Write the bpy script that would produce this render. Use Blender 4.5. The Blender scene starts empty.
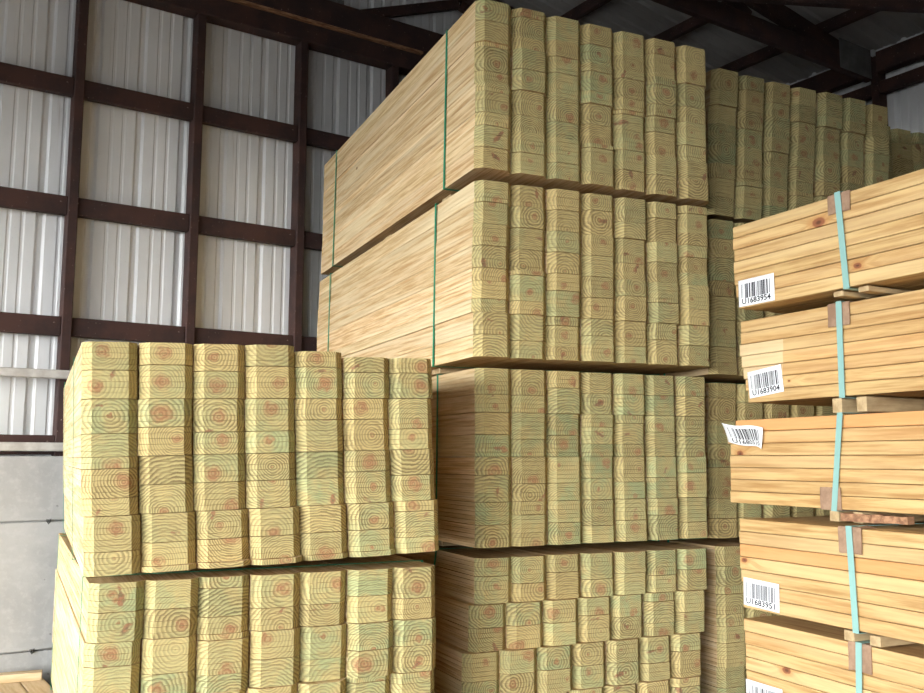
import bpy, bmesh, math, random
from mathutils import Vector, Matrix

rnd = random.Random(7)
scene = bpy.context.scene
COL = scene.collection

# ------------------------------------------------------------------ camera
F_PX = 926.85
cam_data = bpy.data.cameras.new('camera')
cam_data.sensor_width = 36.0
cam_data.lens = F_PX / 924.0 * 36.0
cam_data.clip_start = 0.05
cam = bpy.data.objects.new('camera', cam_data)
COL.objects.link(cam)
_f = Vector((0.41518605, 0.90175394, 0.12025127))
_r = Vector((0.90822062, -0.41848478, 0.00240967))
_u = Vector((-0.05249625, -0.10821422, 0.99274056))
cam.matrix_world = Matrix(((_r.x, _u.x, -_f.x, 0), (_r.y, _u.y, -_f.y, 0), (_r.z, _u.z, -_f.z, 0), (0, 0, 0, 1)))
scene.camera = cam
FLOOR = -1.03

# ------------------------------------------------------------------ daylight (bright overcast sky) and exposure
world = bpy.data.worlds.new('overcast_sky')
scene.world = world
world.use_nodes = True
wn, wl = world.node_tree.nodes, world.node_tree.links
wn.clear()
w_out = wn.new('ShaderNodeOutputWorld')
w_bg = wn.new('ShaderNodeBackground')
w_bg.inputs['Color'].default_value = (0.90, 0.96, 1.0, 1)
w_bg.inputs['Strength'].default_value = 8.5
wl.new(w_bg.outputs[0], w_out.inputs[0])
sun_d = bpy.data.lights.new('hazy_sun', 'SUN')
sun_d.energy = 4.2
sun_d.angle = math.radians(32)
sun_d.color = (1.0, 0.97, 0.92)
sun = bpy.data.objects.new('hazy_sun', sun_d)
COL.objects.link(sun)
sun.rotation_euler = Vector((0.86, 0.51, -0.055)).to_track_quat('-Z', 'Y').to_euler()

vs = scene.view_settings
vs.view_transform = 'Standard'
vs.look = 'None'
vs.gamma = 1.0
vs.use_curve_mapping = False
vs.exposure = 0.40


# ------------------------------------------------------------------ node helpers
class NT:
    def __init__(self, name, rough=0.8, spec=0.25):
        self.m = bpy.data.materials.new(name)
        self.m.use_nodes = True
        self.t = self.m.node_tree
        self.n, self.l = self.t.nodes, self.t.links
        self.b = self.n['Principled BSDF']
        self.b.inputs['Roughness'].default_value = rough
        self.b.inputs['Specular IOR Level'].default_value = spec

    def put(self, sock, v):
        if isinstance(v, bpy.types.NodeSocket):
            self.l.new(v, sock)
        else:
            if isinstance(v, tuple) and len(v) == 3 and sock.type == 'RGBA':
                v = v + (1.0,)
            sock.default_value = v

    def math(self, op, a, b=None, c=None, clamp=False):
        n = self.n.new('ShaderNodeMath')
        n.operation = op
        n.use_clamp = clamp
        self.put(n.inputs[0], a)
        if b is not None:
            self.put(n.inputs[1], b)
        if c is not None:
            self.put(n.inputs[2], c)
        return n.outputs[0]

    def sep(self, v):
        n = self.n.new('ShaderNodeSeparateXYZ')
        self.put(n.inputs[0], v)
        return n.outputs

    def comb(self, x, y, z):
        n = self.n.new('ShaderNodeCombineXYZ')
        self.put(n.inputs[0], x)
        self.put(n.inputs[1], y)
        self.put(n.inputs[2], z)
        return n.outputs[0]

    def attr(self, name):
        n = self.n.new('ShaderNodeAttribute')
        n.attribute_type = 'OBJECT'
        n.attribute_name = name
        return n.outputs['Vector'], n.outputs['Fac']

    def coord(self, k='Object'):
        return self.n.new('ShaderNodeTexCoord').outputs[k]

    def noise(self, vec, scale, detail=2.0, rough=0.5, col=False):
        n = self.n.new('ShaderNodeTexNoise')
        self.put(n.inputs['Vector'], vec)
        n.inputs['Scale'].default_value = scale
        n.inputs['Detail'].default_value = detail
        n.inputs['Roughness'].default_value = rough
        return n.outputs['Color' if col else 'Fac']

    def mix(self, f, a, b, mode='MIX'):
        n = self.n.new('ShaderNodeMix')
        n.data_type = 'RGBA'
        n.blend_type = mode
        self.put(n.inputs[0], f)
        self.put(n.inputs[6], a)
        self.put(n.inputs[7], b)
        return n.outputs[2]

    def ramp(self, f, stops, interp='LINEAR'):
        n = self.n.new('ShaderNodeValToRGB')
        n.color_ramp.interpolation = interp
        e = n.color_ramp.elements
        while len(e) < len(stops):
            e.new(0.5)
        for k, (p, c) in enumerate(stops):
            e[k].position = p
            e[k].color = (c, c, c, 1) if not isinstance(c, tuple) else c + (1,)
        self.put(n.inputs[0], f)
        return n.outputs[0]

    def smooth(self, v, lo, hi, a=0.0, b=1.0):
        n = self.n.new('ShaderNodeMapRange')
        n.interpolation_type = 'SMOOTHSTEP'
        self.put(n.inputs[0], v)
        n.inputs[1].default_value = lo
        n.inputs[2].default_value = hi
        n.inputs[3].default_value = a
        n.inputs[4].default_value = b
        return n.outputs[0]

    def base(self, c):
        self.put(self.b.inputs['Base Color'], c)

    def bump(self, h, strength=0.3, dist=0.002):
        n = self.n.new('ShaderNodeBump')
        n.inputs['Strength'].default_value = strength
        n.inputs['Distance'].default_value = dist
        self.put(n.inputs['Height'], h)
        self.l.new(n.outputs[0], self.b.inputs['Normal'])


def picket_material():
    """Treated pine fence picket: growth rings on the sawn end, long grain elsewhere. Each picket's own
    properties say where its log's pith lies (pith), where a knot shows (knot) and how green it took and how dark, painted shade included (tone)."""
    k = NT('treated_pine', 0.85, 0.15)
    P = k.sep(k.coord())
    pith_v, _ = k.attr('pith')
    knot_v, _ = k.attr('knot')
    tone_v, _ = k.attr('tone')
    pi, kn, to = k.sep(pith_v), k.sep(knot_v), k.sep(tone_v)
    px = k.math('SUBTRACT', P[0], pi[0])
    pz = k.math('SUBTRACT', P[2], pi[1])
    seed = pi[2]
    q = k.comb(px, seed, pz)
    n1 = k.math('SUBTRACT', k.noise(q, 22.0, 2.0), 0.5)
    n2 = k.math('SUBTRACT', k.noise(q, 110.0, 2.0), 0.5)
    rr = k.math('SQRT', k.math('ADD', k.math('MULTIPLY', px, px), k.math('MULTIPLY', k.math('MULTIPLY', pz, pz), 1.1)))
    rd = k.math('ADD', rr, k.math('ADD', k.math('MULTIPLY', n1, 0.020), k.math('MULTIPLY', n2, 0.0035)))
    # ring width varies with the tree
    ph = k.math('ADD', k.math('MULTIPLY', rd, to[2]), seed)
    fr = k.math('FRACT', ph)
    ring = k.ramp(fr, [(0.0, 0.5), (0.12, 0.0), (0.36, 0.08), (0.62, 0.8), (0.80, 1.0), (0.92, 1.0), (1.0, 0.5)])
    ringm = k.math('MULTIPLY', ring, k.smooth(k.noise(q, 30.0, 2.0), 0.25, 0.6, 0.50, 1.0))
    ringm = k.math('MULTIPLY', ringm, k.math('MULTIPLY_ADD', k.math('FRACT', k.math('MULTIPLY', seed, 7.31)), 0.5, 0.5))
    grn = k.math('MULTIPLY', to[0], k.smooth(k.noise(q, 16.0, 3.0, 0.6), 0.36, 0.62, 0.25, 1.0))
    light = k.mix(grn, (0.610, 0.475, 0.200), (0.415, 0.450, 0.215))
    dark = k.mix(grn, (0.175, 0.108, 0.032), (0.092, 0.100, 0.038))
    endc = k.mix(ringm, light, dark)
    hr = k.math('ADD', rr, k.math('ADD', k.math('MULTIPLY', n1, 0.040), k.math('MULTIPLY', n2, 0.022)))
    heart = k.math('MULTIPLY', k.smooth(k.math('DIVIDE', hr, kn[2]), 0.5, 1.2, 1.0, 0.0), k.smooth(k.noise(q, 60.0, 3.0, 0.7), 0.30, 0.58, 0.30, 0.95))
    endc = k.mix(heart, endc, k.mix(ring, (0.42, 0.200, 0.085), (0.28, 0.110, 0.042)))
    kx = k.math('SUBTRACT', P[0], kn[0])
    kz = k.math('SUBTRACT', P[2], kn[1])
    # knots run as streaks away from the pith, each its own way
    sn, cs = k.math('SINE', seed), k.math('COSINE', seed)
    kx, kz = (k.math('MULTIPLY', k.math('SUBTRACT', k.math('MULTIPLY', kx, cs), k.math('MULTIPLY', kz, sn)), 0.42),
              k.math('MULTIPLY', k.math('ADD', k.math('MULTIPLY', kx, sn), k.math('MULTIPLY', kz, cs)), 1.35))
    kd = k.math('ADD', k.math('SQRT', k.math('ADD', k.math('MULTIPLY', kx, kx), k.math('MULTIPLY', kz, kz))), k.math('ADD', k.math('MULTIPLY', n1, 0.045), k.math('MULTIPLY', n2, 0.016)))
    knot = k.smooth(kd, 0.002, 0.0085, 0.85, 0.0)
    endc = k.mix(knot, endc, k.mix(k.smooth(n2, -0.1, 0.1), (0.30, 0.095, 0.045), (0.12, 0.040, 0.022)))
    endc = k.mix(k.math('MULTIPLY', k.noise(k.coord(), 420.0, 1.0), 0.22), endc, (0.75, 0.66, 0.42))
    # long grain
    g = k.comb(k.math('MULTIPLY', px, 60.0), k.math('MULTIPLY', P[1], 2.2), k.math('ADD', k.math('MULTIPLY', pz, 60.0), seed))
    st = k.noise(g, 1.6, 4.0, 0.62)
    st2 = k.noise(g, 0.5, 2.0, 0.5)
    side = k.mix(k.smooth(st, 0.36, 0.66), (0.80, 0.595, 0.345), (0.54, 0.330, 0.150))
    side = k.mix(k.math('MULTIPLY', k.smooth(st2, 0.45, 0.65), 0.55), side, (0.84, 0.70, 0.46))
    kk = k.noise(k.comb(k.math('MULTIPLY', px, 22.0), k.math('MULTIPLY', P[1], 9.0), k.math('ADD', k.math('MULTIPLY', pz, 22.0), seed)), 1.0, 1.0)
    side = k.mix(k.smooth(kk, 0.80, 0.84), side, (0.20, 0.085, 0.035))
    side = k.mix(k.math('MULTIPLY', to[0], 0.22), side, (0.50, 0.53, 0.29))
    nrm = k.n.new('ShaderNodeTexCoord').outputs['Normal']
    ny = k.math('ABSOLUTE', k.sep(nrm)[1])
    isend = k.math('GREATER_THAN', ny, 0.4)
    c = k.mix(isend, side, endc)
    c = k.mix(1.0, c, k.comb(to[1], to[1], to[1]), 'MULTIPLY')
    k.base(c)
    k.bump(k.math('ADD', k.math('MULTIPLY', ring, 0.5), n2), 0.25, 0.001)
    return k.m


def board_material():
    """Kiln-dried framing lumber, warm orange-yellow on the narrow edges."""
    k = NT('framing_lumber', 0.7, 0.25)
    P = k.sep(k.coord())
    tone_v, _ = k.attr('tone')
    knot_v, _ = k.attr('knot')
    to, kn = k.sep(tone_v), k.sep(knot_v)
    ky = k.math('SUBTRACT', P[1], kn[0])
    kz = k.math('SUBTRACT', P[2], kn[1])
    kr = k.math('SQRT', k.math('ADD', k.math('MULTIPLY', k.math('MULTIPLY', ky, ky), 0.35), k.math('MULTIPLY', kz, kz)))
    bend = k.math('MULTIPLY', k.smooth(kr, 0.0, 0.05, 1.0, 0.0), k.math('SIGN', kz))
    g = k.comb(k.math('MULTIPLY', P[0], 40.0), k.math('MULTIPLY', P[1], 2.4), k.math('ADD', k.math('MULTIPLY', P[2], 48.0), k.math('ADD', to[2], bend)))
    st = k.noise(g, 1.5, 4.0, 0.6)
    st2 = k.noise(g, 0.45, 2.0)
    c = k.mix(k.smooth(st, 0.35, 0.68), (0.58, 0.395, 0.175), (0.37, 0.205, 0.075))
    c = k.mix(k.math('MULTIPLY', k.smooth(st2, 0.42, 0.62), 0.5), c, (0.63, 0.465, 0.240))
    c = k.mix(to[0], c, (0.60, 0.285, 0.105))
    _, pale = k.attr('pale')
    c = k.mix(k.math('MULTIPLY', k.math('GREATER_THAN', P[1], k.math('MULTIPLY', pale, -1.0)), k.math('GREATER_THAN', pale, 0.01)), c, k.mix(0.40, c, (0.76, 0.65, 0.43)))
    nz = k.noise(k.coord(), 60.0, 2.0)
    knd = k.math('DIVIDE', k.math('ADD', kr, k.math('MULTIPLY', k.math('SUBTRACT', nz, 0.5), 0.006)), k.math('MAXIMUM', kn[2], 0.0005))
    c = k.mix(k.smooth(knd, 1.0, 2.2, 0.55, 0.0), c, (0.42, 0.19, 0.06))
    c = k.mix(k.smooth(knd, 0.75, 1.1, 0.95, 0.0), c, k.mix(k.smooth(knd, 0.2, 0.6), (0.10, 0.035, 0.018), (0.24, 0.085, 0.04)))
    nrm = k.n.new('ShaderNodeTexCoord').outputs['Normal']
    isend = k.math('GREATER_THAN', k.math('ABSOLUTE', k.sep(nrm)[1]), 0.6)
    e_r = k.math('FRACT', k.math('MULTIPLY', k.math('SQRT', k.math('ADD', k.math('MULTIPLY', P[0], P[0]), k.math('MULTIPLY', k.math('SUBTRACT', P[2], to[2]), k.math('SUBTRACT', P[2], to[2])))), 190.0))
    c = k.mix(isend, c, k.mix(k.smooth(e_r, 0.3, 0.9), (0.72, 0.50, 0.24), (0.40, 0.24, 0.09)))
    c = k.mix(1.0, c, k.comb(to[1], to[1], to[1]), 'MULTIPLY')
    k.base(c)
    k.bump(st, 0.15, 0.001)
    return k.m


def simple(name, a, b, scale=8.0, rough=0.8, spec=0.2, lo=0.35, hi=0.65, detail=4.0, stretch=None, bump=0.0):
    k = NT(name, rough, spec)
    v = k.coord()
    if stretch:
        s = k.sep(v)
        v = k.comb(*[k.math('MULTIPLY', s[i], stretch[i]) for i in range(3)])
    n = k.noise(v, scale, detail, 0.6)
    k.base(k.mix(k.smooth(n, lo, hi), a, b))
    if bump:
        k.bump(n, bump, 0.003)
    return k.m


def concrete_material():
    k = NT('poured_concrete', 0.9, 0.15)
    v = k.coord()
    n = k.noise(v, 3.0, 5.0, 0.6)
    n2 = k.noise(v, 26.0, 4.0, 0.65)
    vo = k.n.new('ShaderNodeTexVoronoi')
    vo.inputs['Scale'].default_value = 14.0
    k.l.new(v, vo.inputs['Vector'])
    pit = k.smooth(vo.outputs['Distance'], 0.06, 0.11, 1.0, 0.0)
    pit = k.math('MULTIPLY', pit, k.smooth(n2, 0.42, 0.5))
    c = k.mix(k.smooth(n, 0.35, 0.7), (0.47, 0.468, 0.46), (0.38, 0.378, 0.37))
    c = k.mix(k.math('MULTIPLY', k.smooth(n2, 0.45, 0.7), 0.5), c, (0.52, 0.515, 0.505))
    c = k.mix(k.math('MULTIPLY', pit, 0.75), c, (0.18, 0.175, 0.17))
    k.base(c)
    k.bump(k.math('SUBTRACT', n2, pit), 0.35, 0.004)
    return k.m


def painted_timber():
    k = NT('brown_painted_timber', 0.75, 0.25)
    v = k.coord()
    n = k.noise(v, 5.0, 5.0, 0.6)
    n2 = k.noise(v, 75.0, 3.0, 0.6)
    c = k.mix(k.smooth(n, 0.35, 0.65), (0.040, 0.025, 0.024), (0.072, 0.036, 0.030))
    c = k.mix(k.smooth(n2, 0.66, 0.72), c, (0.26, 0.20, 0.18))
    c = k.mix(k.smooth(n2, 0.24, 0.32, 1.0, 0.0), c, (0.022, 0.014, 0.013))
    k.base(c)
    k.bump(n2, 0.2, 0.002)
    return k.m


def sheet_metal(name, a, b):
    k = NT(name, 0.5, 0.4)
    v = k.coord()
    s = k.sep(v)
    n = k.noise(v, 2.2, 3.0, 0.6)
    n2 = k.noise(k.comb(k.math('MULTIPLY', s[0], 60.0), 0.0, k.math('MULTIPLY', s[2], 60.0)), 1.0, 3.0, 0.7)
    dr = k.noise(k.comb(k.math('MULTIPLY', s[0], 26.0), 0.0, k.math('MULTIPLY', s[2], 1.3)), 1.0, 3.0, 0.6)
    c = k.mix(k.smooth(n, 0.3, 0.7), a, b)
    c = k.mix(k.smooth(n2, 0.68, 0.74, 0.0, 0.45), c, (0.25, 0.24, 0.23))
    c = k.mix(k.smooth(dr, 0.60, 0.75, 0.0, 0.35), c, (0.42, 0.36, 0.29))
    k.base(c)
    return k.m


def flat(name, c, rough=0.6, spec=0.3):
    k = NT(name, rough, spec)
    n = k.noise(k.coord(), 40.0, 3.0)
    k.base(k.mix(k.math('MULTIPLY', n, 0.35), c, tuple(x * 0.7 for x in c)))
    return k.m


M_PICKET = picket_material()
M_BOARD = board_material()
M_PALE = simple('pale_sawn_pine', (0.62, 0.49, 0.32), (0.48, 0.35, 0.20), 5.0, stretch=(8, 0.8, 8))
M_BEARER = simple('rough_sawn_wood', (0.52, 0.39, 0.22), (0.36, 0.25, 0.13), 6.0, stretch=(1, 6, 6))
M_SPLINT = simple('brown_weathered_wood', (0.40, 0.22, 0.12), (0.20, 0.10, 0.055), 14.0, stretch=(1, 5, 5))
M_TIMBER = painted_timber()
M_METAL = sheet_metal('white_sheet_metal', (0.80, 0.81, 0.82), (0.73, 0.74, 0.745))
M_ROOF = sheet_metal('roof_sheet_metal', (0.42, 0.41, 0.40), (0.34, 0.33, 0.32))
M_CONC = concrete_material()
M_FLOOR = simple('floor_concrete', (0.20, 0.19, 0.18), (0.14, 0.135, 0.13), 2.0, 0.9)
M_GREEN = flat('green_strap_plastic', (0.010, 0.285, 0.155), 0.4, 0.4)
M_TEAL = flat('pale_teal_strap_plastic', (0.25, 0.44, 0.405), 0.45, 0.4)
M_CARD = simple('brown_cardboard', (0.36, 0.235, 0.155), (0.25, 0.155, 0.10), 18.0)
M_LABEL = flat('white_label_film', (0.88, 0.90, 0.92), 0.45, 0.4)
M_INK = flat('black_print', (0.035, 0.035, 0.045), 0.6)
M_RAIL = simple('weathered_grey_paint', (0.60, 0.58, 0.55), (0.45, 0.42, 0.39), 12.0)
M_GALV = simple('galvanised_plate', (0.17, 0.17, 0.165), (0.11, 0.11, 0.105), 9.0, 0.6, 0.3)


# ------------------------------------------------------------------ mesh helpers
def mesh_from(name, verts, faces, mat, smooth=False):
    me = bpy.data.meshes.new(name)
    me.from_pydata([tuple(v) for v in verts], [], faces)
    me.materials.append(mat)
    me.update()
    bm = bmesh.new()
    bm.from_mesh(me)
    bmesh.ops.recalc_face_normals(bm, faces=bm.faces)
    bm.to_mesh(me)
    bm.free()
    if smooth:
        for p in me.polygons:
            p.use_smooth = True
    return me


def link(name, me, parent=None, loc=(0, 0, 0), rot=(0, 0, 0)):
    o = bpy.data.objects.new(name, me)
    COL.objects.link(o)
    if parent is not None:
        o.parent = parent
    o.location = loc
    o.rotation_euler = rot
    return o


def box_data(x0, x1, y0, y1, z0, z1):
    v = [(x0, y0, z0), (x1, y0, z0), (x1, y1, z0), (x0, y1, z0), (x0, y0, z1), (x1, y0, z1), (x1, y1, z1), (x0, y1, z1)]
    f = [(0, 3, 2, 1), (4, 5, 6, 7), (0, 1, 5, 4), (1, 2, 6, 5), (2, 3, 7, 6), (3, 0, 4, 7)]
    return v, f


def box(name, parent, x0, x1, y0, y1, z0, z1, mat, bevel=0.0, segs=1):
    """A box part, its origin at its own base corner; arrises eased by BEVEL."""
    v, f = box_data(0, x1 - x0, 0, y1 - y0, 0, z1 - z0)
    me = mesh_from(name, v, f, mat)
    if bevel:
        bm = bmesh.new()
        bm.from_mesh(me)
        bmesh.ops.bevel(bm, geom=bm.edges[:], offset=bevel, segments=segs, affect='EDGES', profile=0.6)
        bm.to_mesh(me)
        bm.free()
    return link(name, me, parent, (x0, y0, z0))


def beam(name, parent, a, b, width, depth, mat, bevel=0.003, up=(0, 0, 1)):
    """A straight timber from a to b: WIDTH across (in the plane with up), DEPTH the other way."""
    a, b = Vector(a), Vector(b)
    d = (b - a)
    L = d.length
    d.normalize()
    s = d.cross(Vector(up)).normalized()
    u = s.cross(d)
    vs_ = []
    for t in (0, L):
        for i, j in ((-1, -1), (1, -1), (1, 1), (-1, 1)):
            vs_.append(d * t + s * (i * depth / 2) + u * (j * width / 2))
    f = [(0, 1, 2, 3), (7, 6, 5, 4), (0, 4, 5, 1), (1, 5, 6, 2), (2, 6, 7, 3), (3, 7, 4, 0)]
    me = mesh_from(name, vs_, f, mat)
    if bevel:
        bm = bmesh.new()
        bm.from_mesh(me)
        bmesh.ops.bevel(bm, geom=bm.edges[:], offset=bevel, segments=1, affect='EDGES')
        bm.to_mesh(me)
        bm.free()
    return link(name, me, parent, a)


def empty(name, loc, rot=(0, 0, 0), parent=None):
    o = bpy.data.objects.new(name, None)
    o.empty_display_size = 0.1
    COL.objects.link(o)
    o.location = loc
    o.rotation_euler = rot
    o.parent = parent
    return o


def tag(o, label=None, cat=None, group=None, kind=None):
    if label:
        o['label'] = label
    if cat:
        o['category'] = cat
    if group:
        o['group'] = group
    if kind:
        o['kind'] = kind
    return o


# ------------------------------------------------------------------ the shed
YAW_B = math.radians(9.0)
P0 = Vector((0.11, 4.75, 0.0))


def structure(name):
    o = empty(name, P0, (0, 0, YAW_B))
    tag(o, kind='structure')
    return o


def roof_z(s):
    return 2.72 + 0.15 * (4.6 - s)


S0, S1, E0 = -4.5, 4.62, -10.0

floor_v, floor_f = box_data(-28, 28, -28, 14, -0.12, 0)
floor = link('floor', mesh_from('floor', floor_v, floor_f, M_FLOOR), None, (0, 0, FLOOR))
tag(floor, kind='structure')

# back wall: three concrete lifts with open form seams, timber frame, ribbed sheets
wall_back = structure('wall_back')
for z0, z1, off in ((FLOOR, -0.861, 0.003), (-0.855, -0.290, 0.0), (-0.284, 0.007, 0.002)):
    box('concrete_lift', wall_back, S0, 5.0, -0.055 + off, 0.16, z0, z1, M_CONC, 0.004)
box('concrete_core', wall_back, S0, 5.0, -0.03, 0.15, FLOOR, 0.0, M_CONC)
# form-tie holes: little broken cones on the seams
tie_me = None
for s, z in ((-0.035, -0.287), (-0.075, -0.857), (-0.62, -0.287), (-0.66, -0.857), (0.56, -0.287), (0.53, -0.857)):
    vts, fcs = [], []
    for i in range(8):
        an = i * math.pi / 4
        r = 0.012 * (1 + 0.35 * math.sin(3 * an + s * 9))
        vts.append((r * math.cos(an), -0.0045, r * math.sin(an)))
        vts.append((0.55 * r * math.cos(an), -0.0075, 0.55 * r * math.sin(an)))
        vts.append((0.35 * r * math.cos(an), 0.012, 0.35 * r * math.sin(an)))
    for i in range(8):
        j = (i + 1) % 8
        fcs += [(3 * i, 3 * j, 3 * j + 1, 3 * i + 1), (3 * i + 1, 3 * j + 1, 3 * j + 2, 3 * i + 2)]
    fcs.append(tuple(3 * i + 2 for i in range(8)))
    tie = link('form_tie', mesh_from('form_tie', vts, fcs, M_GALV), wall_back, (s, -0.052, z))

RIB = 0.2223


def ribbed_profile(length, period=RIB):
    """(along, out) points of the sheet as seen from inside: a deep trough every period, two low ribs between."""
    pts = []
    n = int(round(length / period))
    for i in range(n):
        b = i * period
        pts += [(b + 0.000, 0.0), (b + 0.012, 0.015), (b + 0.034, 0.015), (b + 0.046, 0.0),
                (b + 0.096, 0.0), (b + 0.102, 0.0032), (b + 0.112, 0.0032), (b + 0.118, 0.0),
                (b + 0.156, 0.0), (b + 0.162, 0.0032), (b + 0.172, 0.0032), (b + 0.178, 0.0)]
    pts.append((n * period, 0.0))
    return pts


def wall_sheet(parent, s0, z0, top, mat, length=RIB * 4, flip=False):
    pts = ribbed_profile(length)
    v, f = [], []
    for a, o in pts:
        v += [(a, o, 0.0), (a, o, top(s0 + a) - z0 + 0.03)]
    for i in range(len(pts) - 1):
        f.append((2 * i, 2 * i + 2, 2 * i + 3, 2 * i + 1))
    me = mesh_from('metal_sheet', v, f, mat)
    me.flip_normals() if flip else None
    return link('metal_sheet', me, parent, (s0, 0.10, z0))


s = 0.009 + 0.072 - 5 * RIB * 4
while s < 4.9:
    wall_sheet(wall_back, s, 0.0, roof_z, M_METAL)
    s += RIB * 4

POST_W = 0.045
post_s = [0.009 + 0.592 * k for k in range(-7, 8)]
for s in post_s:
    box('post', wall_back, s - POST_W / 2, s + POST_W / 2, 0.0, 0.092, 0.008, 2.36, M_TIMBER, 0.003)
for k in range(len(post_s) - 1):
    a, b = post_s[k] + POST_W / 2 + 0.001, post_s[k + 1] - POST_W / 2 - 0.001
    for zt in (1.857, 1.258, 0.668, 0.105):
        box('girt', wall_back, a, b, 0.018, 0.060, zt - 0.092 + 0.002 * rnd.random(), zt, M_TIMBER, 0.003)
# header: a pair of chords, upper one standing proud, with truss webs above
box('header_chord', wall_back, S0, 4.6, -0.012, 0.085, 2.350, 2.462, M_TIMBER, 0.004)
box('header_chord', wall_back, S0, 4.6, -0.050, 0.085, 2.470, 2.615, M_TIMBER, 0.004)
# split strip hanging along the seam
beam('split_strip', wall_back, (0.4, -0.030, 2.466), (1.95, -0.030, 2.464), 0.018, 0.030, M_SPLINT, 0.002)
for k in range(-3, 3):
    b0 = 1.42 + 1.72 * k
    beam('truss_web', wall_back, (b0, 0.045, 2.575), (b0 + 0.84, 0.045, min(roof_z(b0 + 0.84) - 0.14, 2.90)), 0.060, 0.040, M_TIMBER)
    beam('truss_web', wall_back, (b0 + 0.86, 0.045, 2.90), (b0 + 1.60, 0.045, 2.64), 0.060, 0.040, M_TIMBER)
    beam('truss_web', wall_back, (b0 - 0.06, 0.05, 2.58), (b0 - 0.34, 0.05, 2.80), 0.075, 0.040, M_TIMBER)
    # ribbed gusset plate
    pts = [(i * 0.012, 0.004 if i % 2 else 0.0) for i in range(11)]
    v, f = [], []
    for a, o in pts:
        v += [(a, o, 0.0), (a, o, 0.085)]
    for i in range(10):
        f.append((2 * i, 2 * i + 2, 2 * i + 3, 2 * i + 1))
    link('gusset_plate', mesh_from('gusset_plate', v, f, M_GALV), wall_back, (b0 - 0.10, 0.018, 2.595))
beam('rafter', wall_back, (S0, 0.045, roof_z(S0) - 0.075), (4.6, 0.045, roof_z(4.6) - 0.075), 0.13, 0.04, M_TIMBER)

# pale guard rail standing in front of the sheets on the left
box('guard_rail', wall_back, -2.4, 0.118, -0.046, -0.003, 0.368, 0.408, M_RAIL, 0.004)
box('guard_rail', wall_back, -2.4, 0.105, -0.046, -0.003, 0.030, 0.070, M_RAIL, 0.004)
box('guard_stile', wall_back, 0.020, 0.052, -0.040, -0.003, 0.070, 0.368, M_RAIL, 0.004)

# right wall
wall_right = structure('wall_right')


def side_sheet(e_front):
    pts = ribbed_profile(RIB * 4)
    v, f = [], []
    for a, o in pts:
        v += [(o, a, 0.0), (o, a, roof_z(4.70) - FLOOR + 0.04)]
    for i in range(len(pts) - 1):
        f.append((2 * i, 2 * i + 2, 2 * i + 3, 2 * i + 1))
    link('metal_sheet', mesh_from('metal_sheet', v, f, M_METAL), wall_right, (4.70, e_front, FLOOR))


e = 0.10 - RIB * 4
while e > E0 - 0.5:
    side_sheet(e)
    e -= RIB * 4
for k in range(8):
    ee = -1.345 - 1.32 * k + 0.0
    box('post', wall_right, 4.60, 4.695, ee - 0.025, ee + 0.025, FLOOR, 2.62, M_TIMBER, 0.003)
    e_a, e_b = ee + 0.026, ee + 1.32 - 0.026
    for zt in (2.447, 1.42, 0.82, 0.22):
        box('girt', wall_right, 4.615, 4.66, e_a, min(e_b, 0.0), zt - 0.085, zt, M_TIMBER, 0.003)
    box('eave_beam', wall_right, 4.585, 4.66, e_a, min(e_b, 0.0), 2.502, 2.640, M_TIMBER, 0.004)

# unseen front wall and low left header, added to limit daylight; left side open
added_wall_front = structure('added_wall_front')
fs = []
k = S0
while k < 4.7:
    pts = ribbed_profile(RIB * 4)
    v, f = [], []
    for a, o in pts:
        v += [(a, -o, 0.0), (a, -o, roof_z(k + a) - FLOOR + 0.03)]
    for i in range(len(pts) - 1):
        f.append((2 * i, 2 * i + 2, 2 * i + 3, 2 * i + 1))
    link('metal_sheet', mesh_from('metal_sheet', v, f, M_TIMBER), added_wall_front, (k, E0, FLOOR))  # unseen added wall takes the dark timber material to cut bounced light
    k += RIB * 4
added_wall_left = structure('added_wall_left')
box('daylight_blocker', added_wall_left, S0 - 0.05, S0, E0, 0.1, 1.45, roof_z(S0) - 0.02, M_TIMBER)  # unseen board added to block high daylight so upper surfaces darken
for e in (E0 + 0.1, 0.02):
    box('post', added_wall_left, S0 - 0.18, S0 - 0.052, e - 0.07, e + 0.07, FLOOR, roof_z(S0), M_TIMBER, 0.004)

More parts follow.
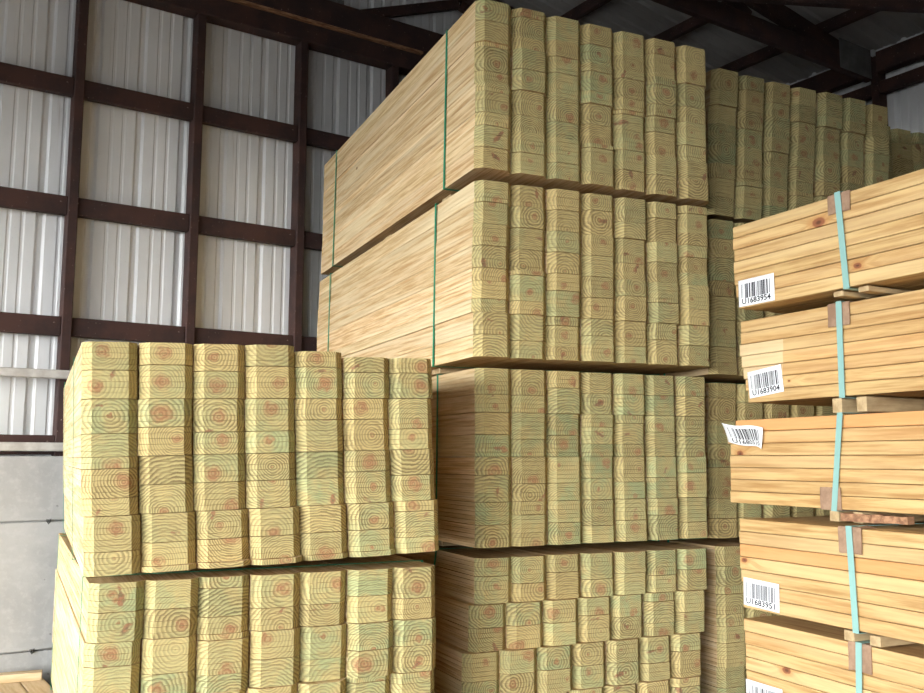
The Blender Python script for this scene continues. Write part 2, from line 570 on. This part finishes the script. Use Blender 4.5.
# roof: ribbed sheets on purlins, a truss spanning the bay, a corner brace
ceiling = structure('ceiling')
ang = math.atan(0.15)
e = 0.3
while e > E0:
    pts = ribbed_profile(RIB * 4)
    v, f = [], []
    for a, o in pts:
        v += [(S0, -a, roof_z(S0) + o), (4.85, -a, roof_z(4.85) + o)]
    for i in range(len(pts) - 1):
        f.append((2 * i, 2 * i + 2, 2 * i + 3, 2 * i + 1))
    link('roof_sheet', mesh_from('roof_sheet', v, f, M_ROOF), ceiling, (0, e, 0))
    e -= RIB * 4
s = 3.0 - 0.6 * 12
while s < 4.7:
    beam('purlin', ceiling, (s, E0, roof_z(s) - 0.040), (s, 0.09, roof_z(s) - 0.040), 0.075, 0.042, M_TIMBER)
    s += 0.6
for e in (-1.32, -3.96, -6.6):
    box('truss_chord', ceiling, S0, 4.58, e - 0.020, e + 0.020, 2.450, 2.578, M_TIMBER, 0.004)
    beam('rafter', ceiling, (S0, e + 0.05, roof_z(S0) - 0.14), (4.58, e + 0.05, roof_z(4.58) - 0.14), 0.12, 0.045, M_TIMBER)
    box('heel_plate', ceiling, 4.24, 4.572, e - 0.027, e - 0.0215, 2.462, 2.655, M_GALV)
    for k in range(9):
        sa = -4.2 + k * 0.95
        zt = roof_z(sa + 0.475) - 0.2
        if zt > 2.75:
            beam('truss_web', ceiling, (sa, e, 2.57), (sa + 0.475, e, zt), 0.07, 0.035, M_TIMBER)
            beam('truss_web', ceiling, (sa + 0.95, e, 2.57), (sa + 0.475, e, zt), 0.07, 0.035, M_TIMBER)
beam('corner_brace', ceiling, (2.62, -1.36, 2.505), (4.58, -2.36, 2.505), 0.095, 0.045, M_TIMBER)


# ------------------------------------------------------------------ picket bundles
W, PITCH, T = 0.1395, 0.1417, 0.01528
CX, CY = 0.024, 0.026


def picket_mesh(L):
    o = [(CX, 0), (W - CX, 0), (W, CY), (W, L), (0, L), (0, CY)]
    h = T - 0.0010
    v = [(x, y, 0) for x, y in o] + [(x, y, h) for x, y in o]
    f = [tuple(range(5, -1, -1)), tuple(range(6, 12))] + [(i, (i + 1) % 6, 6 + (i + 1) % 6, 6 + i) for i in range(6)]
    return mesh_from('picket', v, f, M_PICKET)


PICKET = {1.83: picket_mesh(1.83), 2.04: picket_mesh(2.04), 2.0: picket_mesh(2.0)}


def strap_loop(parent, x0b, x0t, x1b, x1t, z0, z1, y, wid, mat, name='strap', th=0.0012, swing=0.0):
    """A closed flat band round the bundle at y: left side leans from x0b to x0t."""
    outer = [(x0b, z0), (x0t, z1), (x1t, z1), (x1b, z0)]
    cx = sum(p[0] for p in outer) / 4
    cz = (z0 + z1) / 2
    v, f = [], []
    for (x, z) in outer:
        sx, sz = (1 if x > cx else -1), (1 if z > cz else -1)
        yy = y + swing * (z - cz)
        for dy in (0, wid):
            v.append((x, yy + dy, z))
            v.append((x + sx * th, yy + dy, z + sz * th))
    for i in range(4):
        a, b = 4 * i, 4 * ((i + 1) % 4)
        f += [(a, b, b + 2, a + 2), (a + 1, a + 3, b + 3, b + 1), (a, a + 1, b + 1, b), (a + 2, b + 2, b + 3, a + 3)]
    return link(name, mesh_from(name, v, f, mat), parent)


def picket_bundle(label, loc, yaw, rows, L, gap, roll=0.0, lean=0.0, shift=None, straps=(0.3, 1.7),
                  green=0.5, tone=1.0, heart=1.0, seed=1, jit=1.0, pitch=PITCH, ledge={}):
    """A strapped bundle of dog-eared pickets; loc is the front-left bottom corner of the wood."""
    r = random.Random(seed)
    root = empty('picket_bundle', loc, (0, -roll, yaw))
    tag(root, label, 'lumber bundle', 'strapped bundles of fence pickets')
    me = PICKET[L]
    if isinstance(rows, int):
        rows = [rows] * 7
    shift = shift or [(0, 0)] * 5
    zmax = 0
    for c in range(7):
        row = 0
        n = rows[c]
        top_course = -1
        while row < n:
            left_in_course = 10 - row % 10
            k = left_in_course if left_in_course <= 6 else r.choice((4, 5, 5, 6))
            if left_in_course == 10 and r.random() < 0.12:
                k = 3
            k = min(k, n - row)
            # one cant: k pickets sawn from the same timber share its rings
            cxp = W / 2 + r.gauss(0.0, 0.018)
            mode = r.random()
            czp = k * T * (r.uniform(0.3, 0.7) if mode < 0.55 else r.uniform(0.0, 0.25) if mode < 0.80 else r.uniform(-0.9, -0.3) if mode < 0.93 else r.uniform(0.9, 1.3))
            sd = r.uniform(0, 40)
            tn = min(1.0, max(0.0, green + r.gauss(0, 0.28)))
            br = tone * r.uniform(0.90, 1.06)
            freq = r.uniform(85, 150)
            hs = r.choice((0.004, 0.012, 0.016, 0.020, 0.025)) * heart
            has_knot = r.random() < 0.22
            kx, kz = r.uniform(0.025, W - 0.025), r.uniform(0, k * T)
            course = row // 10
            if course != top_course:
                cjx, cjy = r.uniform(-0.0013, 0.0013) * (2.4 if c == 0 else 1), r.uniform(-0.006, 0.006) * jit
                top_course = course
            kjx, kjy = r.uniform(-0.0008, 0.0008), r.uniform(-0.002, 0.002) * jit
            sx, sy = shift[min(3, course)]
            for i in range(k):
                z = row * T + 0.0002
                o = bpy.data.objects.new('picket', me)
                COL.objects.link(o)
                o.parent = root
                o.location = (c * pitch + sx + cjx + kjx + r.uniform(-0.0004, 0.0004) + (lean + roll) * z,
                              sy + cjy + kjy + (ledge.get(c, 0.0) if row == 0 else 0.0) + r.uniform(-0.0009, 0.0009) * jit, z - i * 0.00022)
                o['pith'] = (cxp, czp - i * T, sd)
                o['knot'] = (kx, kz - i * T if has_knot else 9.0, hs)
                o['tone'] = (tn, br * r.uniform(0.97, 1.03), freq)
                row += 1
        zmax = max(zmax, n * T)
    wid = 7 * pitch
    sxs = [s_[0] for s_ in shift[:4]]
    for y in straps:
        strap_loop(root, min(sxs[0], 0) - 0.0045, sxs[3] + (lean + roll) * zmax - 0.0045, wid + 0.003 + sxs[0], wid + 0.003 + sxs[3] + (lean + roll) * zmax, -0.0018, zmax + 0.0015, y, 0.0125, M_GREEN)
    if gap > 0.006:
        for y in (straps[0] + 0.06, L * 0.5, straps[-1] + 0.06):
            box('bearer', root, 0.045, wid - 0.03, y, y + 0.085, -gap + 0.0005, -0.0008, M_BEARER, 0.002)
    return root


HT = 40 * T
Lc = 2.04
# middle stack, bottom to top
ctop = [1.600, 0.9513, 0.3123, -0.3335]
C_ARGS = [
    ('topmost picket bundle of the tall middle stack, reaching the top of the photo', (1.3336 - 0.0089, 2.762), -0.0215, -0.011, 0.0145, (0.275, 1.78), 0.30, 0.95, 40, None),
    ('second picket bundle from the top of the tall middle stack, two green straps', (1.3314 - 0.0068, 2.7724), -0.0161, 0.0071, 0.0111, (0.355, 1.80), 0.32, 0.95, 40, None),
    ('third picket bundle from the top of the tall middle stack, greenish ends', (1.3752 - 0.003, 2.8504), 0.004, 0.0045, 0.005, (0.335, 1.80), 0.62, 0.95, 40, None),
    ('lowest picket bundle of the tall middle stack, courses slipping to the left', (1.3811, 2.875), 0.0005, -0.0015, 0.0, (0.33, 1.80), 0.50, 0.98, 40, [(-0.072, -0.03), (-0.055, -0.022), (-0.024, -0.010), (0, 0)]),
]
for i, (lab, (x, y), yaw, roll, lean, straps, gr, tn, rows, sh) in enumerate(C_ARGS):
    zb = ctop[i] - HT
    below = (ctop[i + 1] if i < 3 else FLOOR)
    picket_bundle(lab, (x, y, zb), yaw, rows, Lc if i < 2 else 2.0, (0.014, 0.022, 0.028, zb - below)[i], roll, lean, sh, straps, gr, tn, 0.85 if i < 2 else 1.0, 20 + i)

# front left stack
picket_bundle('upper picket bundle of the short front stack at left, ring-marked ends',
              (0.1096 + 0.0268 - 0.006, 2.607, 0.3069 - HT), -0.004, [40, 40, 40, 40, 39, 38, 38], 1.83, 0.012, 0.030, -0.0438,
              [(0.006, 0.0), (0.001, 0.004), (-0.001, 0.002), (0.002, 0.0)], (0.50, 1.55), 0.42, 1.0, 1.15, 31, 1.0, 0.1430, {1: -0.016, 2: -0.020, 3: -0.024, 4: -0.010, 5: -0.008})
picket_bundle('lower picket bundle of the short front stack at left, greener ends',
              (0.1505, 2.640, -0.324 - HT), 0.0163, 40, 1.83, -0.324 - HT - FLOOR, -0.0003, 0.0,
              [(0, 0), (-0.003, -0.008), (0.002, -0.004), (0, 0)], (0.135, 1.62), 0.60, 1.0, 1.15, 38, 1.2, 0.1425)

# stack behind, right of the middle stack
D_ARGS = [  # low tone values paint this stack's shade into its wood
    ('topmost picket bundle of the shaded stack behind the yellow boards, shade-darkened green ends', (2.412 - 0.048, 2.8174), 1.5688, -0.012, -0.0120, 0.0873, 0.45, 0.60, 51),
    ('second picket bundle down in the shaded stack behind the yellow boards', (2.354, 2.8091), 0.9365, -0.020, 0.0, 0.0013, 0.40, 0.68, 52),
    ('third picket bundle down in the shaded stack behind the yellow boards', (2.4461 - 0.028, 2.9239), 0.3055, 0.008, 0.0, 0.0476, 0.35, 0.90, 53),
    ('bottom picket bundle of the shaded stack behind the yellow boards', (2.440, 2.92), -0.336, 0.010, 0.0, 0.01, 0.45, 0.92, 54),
]
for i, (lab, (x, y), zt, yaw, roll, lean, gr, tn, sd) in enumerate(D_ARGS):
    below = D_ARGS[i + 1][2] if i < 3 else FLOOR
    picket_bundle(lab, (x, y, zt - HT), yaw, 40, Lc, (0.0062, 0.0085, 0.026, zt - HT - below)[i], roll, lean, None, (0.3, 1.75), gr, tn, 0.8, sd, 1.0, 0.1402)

# far stack against the right wall, its shade put into the wood by tone
E_TOPS = [1.64, 0.995, 0.35, -0.295]
E_LAB = ['dark picket bundle by the right wall, only its upper corner showing',
         'second picket bundle down in the dark stack by the right wall',
         'third picket bundle down in the dark stack by the right wall',
         'bottom picket bundle of the dark stack by the right wall']
for i in range(4):
    below = E_TOPS[i + 1] if i < 3 else FLOOR
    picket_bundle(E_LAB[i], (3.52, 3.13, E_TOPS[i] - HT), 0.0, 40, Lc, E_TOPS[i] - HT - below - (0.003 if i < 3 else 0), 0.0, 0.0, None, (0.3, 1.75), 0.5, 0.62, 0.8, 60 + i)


# ------------------------------------------------------------------ bundles of boards on the right
BT, BW, BL = 0.0381, 0.1400, 3.66


def board_mesh():
    h, w, L = BT - 0.0012, BW - 0.0015, BL
    v, f = box_data(0, w, -L, 0, 0, h)
    me = mesh_from('board', v, f, M_BOARD)
    bm = bmesh.new()
    bm.from_mesh(me)
    ed = [e_ for e_ in bm.edges if abs(e_.verts[0].co.y - e_.verts[1].co.y) > 1]
    bmesh.ops.bevel(bm, geom=ed, offset=0.003, segments=2, affect='EDGES', profile=0.5)
    bm.to_mesh(me)
    bm.free()
    return me


BOARD = board_mesh()


def glyph_mesh(txt, size):
    cu = bpy.data.curves.new('number', 'FONT')
    cu.body = txt
    cu.size = size
    cu.align_x = 'CENTER'
    cu.offset = size * 0.022
    cu.resolution_u = 2
    ob = bpy.data.objects.new('number_source', cu)
    COL.objects.link(ob)
    dg = bpy.context.evaluated_depsgraph_get()
    me = bpy.data.meshes.new_from_object(ob.evaluated_get(dg))
    bpy.data.objects.remove(ob)
    bpy.data.curves.remove(cu)
    return me


def code_label(parent, fn, w, h, code, seed):
    """A printed film label; fn maps (u right, v up, off outwards) on the flat label to the bundle's space."""
    r = random.Random(seed)
    nu, nv = 14, 8
    v, f = [], []
    for side in (0.0, -0.0006):
        for j in range(nv + 1):
            for i in range(nu + 1):
                v.append(fn(w * i / nu, h * j / nv, side))
    m = (nu + 1) * (nv + 1)
    for j in range(nv):
        for i in range(nu):
            a = j * (nu + 1) + i
            q = (a, a + 1, a + nu + 2, a + nu + 1)
            f.append(q)
            f.append(tuple(m + x for x in reversed(q)))
    ring = [i for i in range(nu + 1)] + [j * (nu + 1) + nu for j in range(1, nv + 1)] + [nv * (nu + 1) + i for i in range(nu - 1, -1, -1)] + [j * (nu + 1) for j in range(nv - 1, 0, -1)]
    for a, b in zip(ring, ring[1:] + ring[:1]):
        f.append((a, b, m + b, m + a))
    lab = link('label', mesh_from('label', v, f, M_LABEL, True), parent)
    # barcode
    v, f = [], []
    u = 0.09 * w
    bars = [(0.09, 0.016), (0.125, 0.008)]
    u = 0.19
    while u < 0.84:
        bw = r.choice((0.012, 0.014, 0.022, 0.036))
        bars.append((u, bw))
        u += bw + r.choice((0.009, 0.012, 0.018, 0.030))
    bars.append((0.87, 0.018))
    for b0, bw in bars:
        base = len(v)
        lo, hi = (0.30, 0.84)
        if b0 < 0.15 or b0 > 0.86:
            lo = 0.32
        for j in range(6):
            vv = h * (lo + (hi - lo) * j / 5)
            v += [fn(w * b0, vv, 0.0008), fn(w * (b0 + bw), vv, 0.0008)]
        for j in range(5):
            a = base + 2 * j
            f.append((a, a + 1, a + 3, a + 2))
    link('barcode', mesh_from('barcode', v, f, M_INK), lab)
    me = glyph_mesh(code, h * 0.285)
    xs = [p.co.x for p in me.vertices]
    k = 0.80 * w / (max(xs) - min(xs))
    for p in me.vertices:
        p.co = fn(w * 0.50 + p.co.x * k, h * 0.085 + p.co.y, 0.0009)
    me.materials.clear()
    me.materials.append(M_INK)
    link('number', me, lab)
    return lab


def plain_label(t0, zc, ang=0.0, lift=0.0):
    ca, sa = math.cos(ang), math.sin(ang)

    def fn(u, v, off):
        y = t0 + u * ca - v * sa
        z = zc + u * sa + v * ca
        return Vector((-0.0030 - off - lift * (u * u), -y, z))
    return fn


def crumpled_label(u, v, off):
    w, h = 0.168, 0.078
    a, b = u / w, v / h
    y = (1 - b) * (0.002 * (1 - a) + 0.154 * a) + b * (-0.011 * (1 - a) + 0.169 * a) + 0.022 * (1 - b) * math.sin(math.pi * a) ** 0.7
    z = (1 - b) * (0.196 * (1 - a) + 0.170 * a) + b * (0.259 * (1 - a) + 0.237 * a) - 0.004 * math.sin(a * 6.0)
    x = -0.0050 - off - 0.004 * (0.5 + 0.5 * math.sin(a * 7.0 + 1.0 + b)) - 0.014 * b * b * (1 - 0.6 * a)
    return Vector((x, -y, z))


def edge_protector(parent, t, z, down, seed, bottom=False):
    """Folded cardboard corner: one leaf down the side, one leaf over the edge."""
    r = random.Random(seed)
    w = 0.076
    nu = 6
    v, f = [], []
    prof = [(0.050, 0.0025), (0.012, 0.003), (-0.003, 0.0025), (-0.0055, -0.006), (-0.005, -down * 0.5), (-0.006, -down)]
    if bottom:
        prof = [(x, -zz) for x, zz in prof]
    for lay in (0, 1):
        for i in range(nu + 1):
            for j, (x, zz) in enumerate(prof):
                rag = r.uniform(-0.004, 0.004) if j in (0, 5) and lay == 0 else 0
                crum = r.uniform(-0.0016, 0.0006)
                v.append((x + (0.0018 if lay else crum), -(t + w * i / nu), z + zz + rag - (0.0015 if lay else 0) * (-1 if bottom else 1)))
    n = len(prof)
    m = (nu + 1) * n
    for i in range(nu):
        for j in range(n - 1):
            a = i * n + j
            f.append((a, a + 1, a + n + 1, a + n))
            f.append((m + a, m + a + n, m + a + n + 1, m + a + 1))
    for i in range(nu):
        for j in (0, n - 1):
            a = i * n + j
            f.append((a, a + n, m + a + n, m + a))
    for j in range(n - 1):
        for a in (j, nu * n + j):
            f.append((a, a + 1, m + a + 1, m + a))
    return link('edge_protector', mesh_from('edge_protector', v, f, M_CARD), parent)


def board_bundle(label, loc, yaw, courses, gap, seed, knots=(), strap_t=0.425, swing=0.0, ends=None, orange=(), pale=None):
    r = random.Random(seed)
    root = empty('board_bundle', loc, (0, 0, yaw))
    tag(root, label, 'lumber bundle', 'strapped bundles of yellow boards')
    for row in range(courses):
        for c in range(7):
            o = bpy.data.objects.new('board', BOARD)
            COL.objects.link(o)
            o.parent = root
            dx = r.uniform(-0.0015, 0.0025) if c == 0 else 0.003 + r.uniform(-0.0008, 0.0008)
            dy = (ends[row] if ends and c == 0 else r.uniform(-0.010, 0.006))
            o.location = (c * BW + dx, dy, row * BT + 0.0004)
            o['tone'] = (max(0.0, r.gauss(0.03, 0.10)) + (0.55 if (row in orange and c == 0) else 0), r.uniform(0.90, 1.05), r.uniform(0, 90))
            o['knot'] = (r.uniform(-3.4, -1.2), BT / 2, 0.012)
            o['pale'] = pale[row] if (pale and c == 0) else 0.0
            if c == 0:
                for (kr, kt, kz, ks) in knots:
                    if kr == row:
                        o['knot'] = (-kt, kz, ks)
    H = courses * BT
    strap_loop(root, -0.0055, -0.0085, 7 * BW + 0.006, 7 * BW + 0.006, -0.004, H + 0.0042, -strap_t, 0.020, M_TEAL, swing=swing)
    strap_loop(root, -0.0055, -0.0085, 7 * BW + 0.006, 7 * BW + 0.006, -0.004, H + 0.0042, -2.6, 0.020, M_TEAL)
    if gap > 0.006:
        for t in (strap_t - 0.060, strap_t + 0.024, 1.9, 3.0):
            box('bearer', root, 0.006, 7 * BW - 0.01, -t - 0.034, -t, -gap + (0.0062 if gap < 0.1 else 0.001), -0.0042, M_BEARER, 0.002)
    return root


HB = 7 * BT
R_POSE = [(1.9997, 2.2674, 0.738, 0.0361), (2.0727, 2.3326, 0.4462, 0.0389), (2.0793, 2.4109, 0.127, -0.0034), (1.9916, 2.2774, -0.1807, 0.0081), (2.02, 2.30, -0.485, 0.0)]
R_LAB = ['topmost bundle of yellow boards in the right stack, label reading U1683954',
         'second bundle of yellow boards from the top, with a tilted barcode label',
         'middle bundle of yellow boards in the right stack, with the crumpled barcode label',
         'fourth bundle of yellow boards from the top, label reading U1683951',
         'fifth bundle of yellow boards from the top, chipped knot above its cut-off label']
R_KN = [[(5, 0.345, 0.012, 0.015), (1, 0.463, 0.016, 0.0085)],
        [(1, 0.18, 0.020, 0.0035)],
        [(4, 0.487, 0.020, 0.010), (4, 0.045, 0.006, 0.010)],
        [(3, 0.02, 0.028, 0.008)],
        [(3, 0.17, 0.030, 0.011)]]
R_SW = [0.05, -0.02, -0.145, 0.02, -0.06]
R_OR = [(), (), (6,), (4,), ()]
R_EN = [[-0.012, 0.0, 0.004, 0.006, 0.002, 0.006, 0.004], [-0.022, -0.012, -0.006, 0.0, 0.008, 0.003, 0.001],
        [0.004, 0.004, 0.0, 0.0, -0.003, 0.012, -0.03], [-0.006, -0.006, 0.0, 0.002, 0.004, 0.004, 0.0],
        [-0.004, 0.0, 0.0, 0.002, 0.001, 0.0, 0.003]]
bundles = []
for i, (x, y, zt, yaw) in enumerate(R_POSE):
    below = R_POSE[i + 1][2] if i < 4 else -0.7555
    bundles.append(board_bundle(R_LAB[i], (x, y, zt - HB), yaw, 7, zt - HB - below, 80 + i, R_KN[i], (0.433, 0.407, 0.464, 0.442, 0.446)[i], R_SW[i], R_EN[i], R_OR[i], [0, 0, 0.165, 0.175, 0.185, 0, 0] if i == 1 else None))
board_bundle('lowest bundle of yellow boards under the right stack, resting on the floor', (2.02, 2.30, -0.7675 - 6 * BT), 0.0, 6, -0.7675 - 6 * BT - FLOOR, 86)

code_label(bundles[0], plain_label(0.014, 0.004, 0.0), 0.150, 0.084, 'U1683954', 1)
code_label(bundles[1], plain_label(0.032, 0.013, 0.10), 0.144, 0.085, 'U1683904', 2)
code_label(bundles[2], crumpled_label, 0.168, 0.078, 'U1680510', 3)
code_label(bundles[3], plain_label(0.010, 0.010, -0.03), 0.148, 0.082, 'U1683951', 4)
code_label(bundles[4], plain_label(-0.002, 0.003, 0.0), 0.153, 0.084, 'U1683952', 5)
edge_protector(bundles[0], 0.378, HB, 0.052, 1)
edge_protector(bundles[1], 0.356, HB, 0.064, 2)
edge_protector(bundles[2], 0.384, 0.0, 0.060, 3, True)
edge_protector(bundles[3], 0.390, HB, 0.066, 4)
edge_protector(bundles[4], 0.404, HB, 0.070, 5)


# splintered stick wedged between the third and fourth bundles
def splinter():
    r = random.Random(5)
    n = 12
    v, f = [], []
    for i in range(n + 1):
        t = i / n
        y = -0.475 - 0.19 * t
        hw = 0.017 * (1 - 0.35 * t) + r.uniform(-0.003, 0.003)
        hh = 0.0135 * (1 - 0.3 * abs(t - 0.4)) + r.uniform(-0.002, 0.0)
        x = -0.010 + 0.035 * t + r.uniform(-0.003, 0.003)
        for dx, dz in ((-hw, -hh), (hw, -hh), (hw, hh * r.uniform(0.7, 1.0)), (-hw, hh * r.uniform(0.7, 1.0))):
            v.append((x + dx, y, -0.0180 + dz))
    for i in range(n):
        for j in range(4):
            a, b = 4 * i + j, 4 * i + (j + 1) % 4
            f.append((a, b, b + 4, a + 4))
    f += [(3, 2, 1, 0), (4 * n, 4 * n + 1, 4 * n + 2, 4 * n + 3)]
    o = link('splintered_stick', mesh_from('splintered_stick', v, f, M_SPLINT), bundles[2])
    o['label'] = 'splintered brown stick'


splinter()

# ------------------------------------------------------------------ loose boards on the floor at lower left
def loose(name, label, a, yaw, w, L, h, z, tone, seed):
    me = BOARD_CACHE.get((w, L, h))
    if me is None:
        v, f = box_data(-w / 2, w / 2, -L, 0, 0, h)
        me = mesh_from('loose_board', v, f, M_PALE)
        bm = bmesh.new()
        bm.from_mesh(me)
        bmesh.ops.bevel(bm, geom=bm.edges[:], offset=0.002, segments=1, affect='EDGES')
        bm.to_mesh(me)
        bm.free()
        BOARD_CACHE[(w, L, h)] = me
    ca, sa = math.cos(YAW_B), math.sin(YAW_B)
    p = (P0.x + ca * a[0] - sa * a[1], P0.y + sa * a[0] + ca * a[1], z)
    o = link(name, me, None, p, (0, 0, YAW_B + yaw))
    tag(o, label, 'board', 'loose boards on the floor')
    return o


BOARD_CACHE = {}
POS = ['next to left picket stack', 'second from left picket stack', 'third from left picket stack', 'fourth from left picket stack']
k = 3
for lay, nm in ((0, 'lower'), (1, 'upper')):
    for c in range(4):
        loose('loose_board', 'pale loose board, %s layer of the floor pile, %s' % (nm, POS[c]),
              (-0.100 - 0.100 * c + 0.010 * lay, -0.070 + 0.07 * (c % 2) - 0.02 * lay), 0.0, 0.094, 0.9, 0.038,
              FLOOR + 0.0006 + lay * 0.0386, 1.05, k)
        k += 1
loose('loose_board', 'pale loose board lying across the top of the floor pile by the concrete wall',
      (-0.052, -0.20), math.radians(-101), 0.060, 0.75, 0.034, FLOOR + 0.0006 + 2 * 0.0386, 1.1, 40)
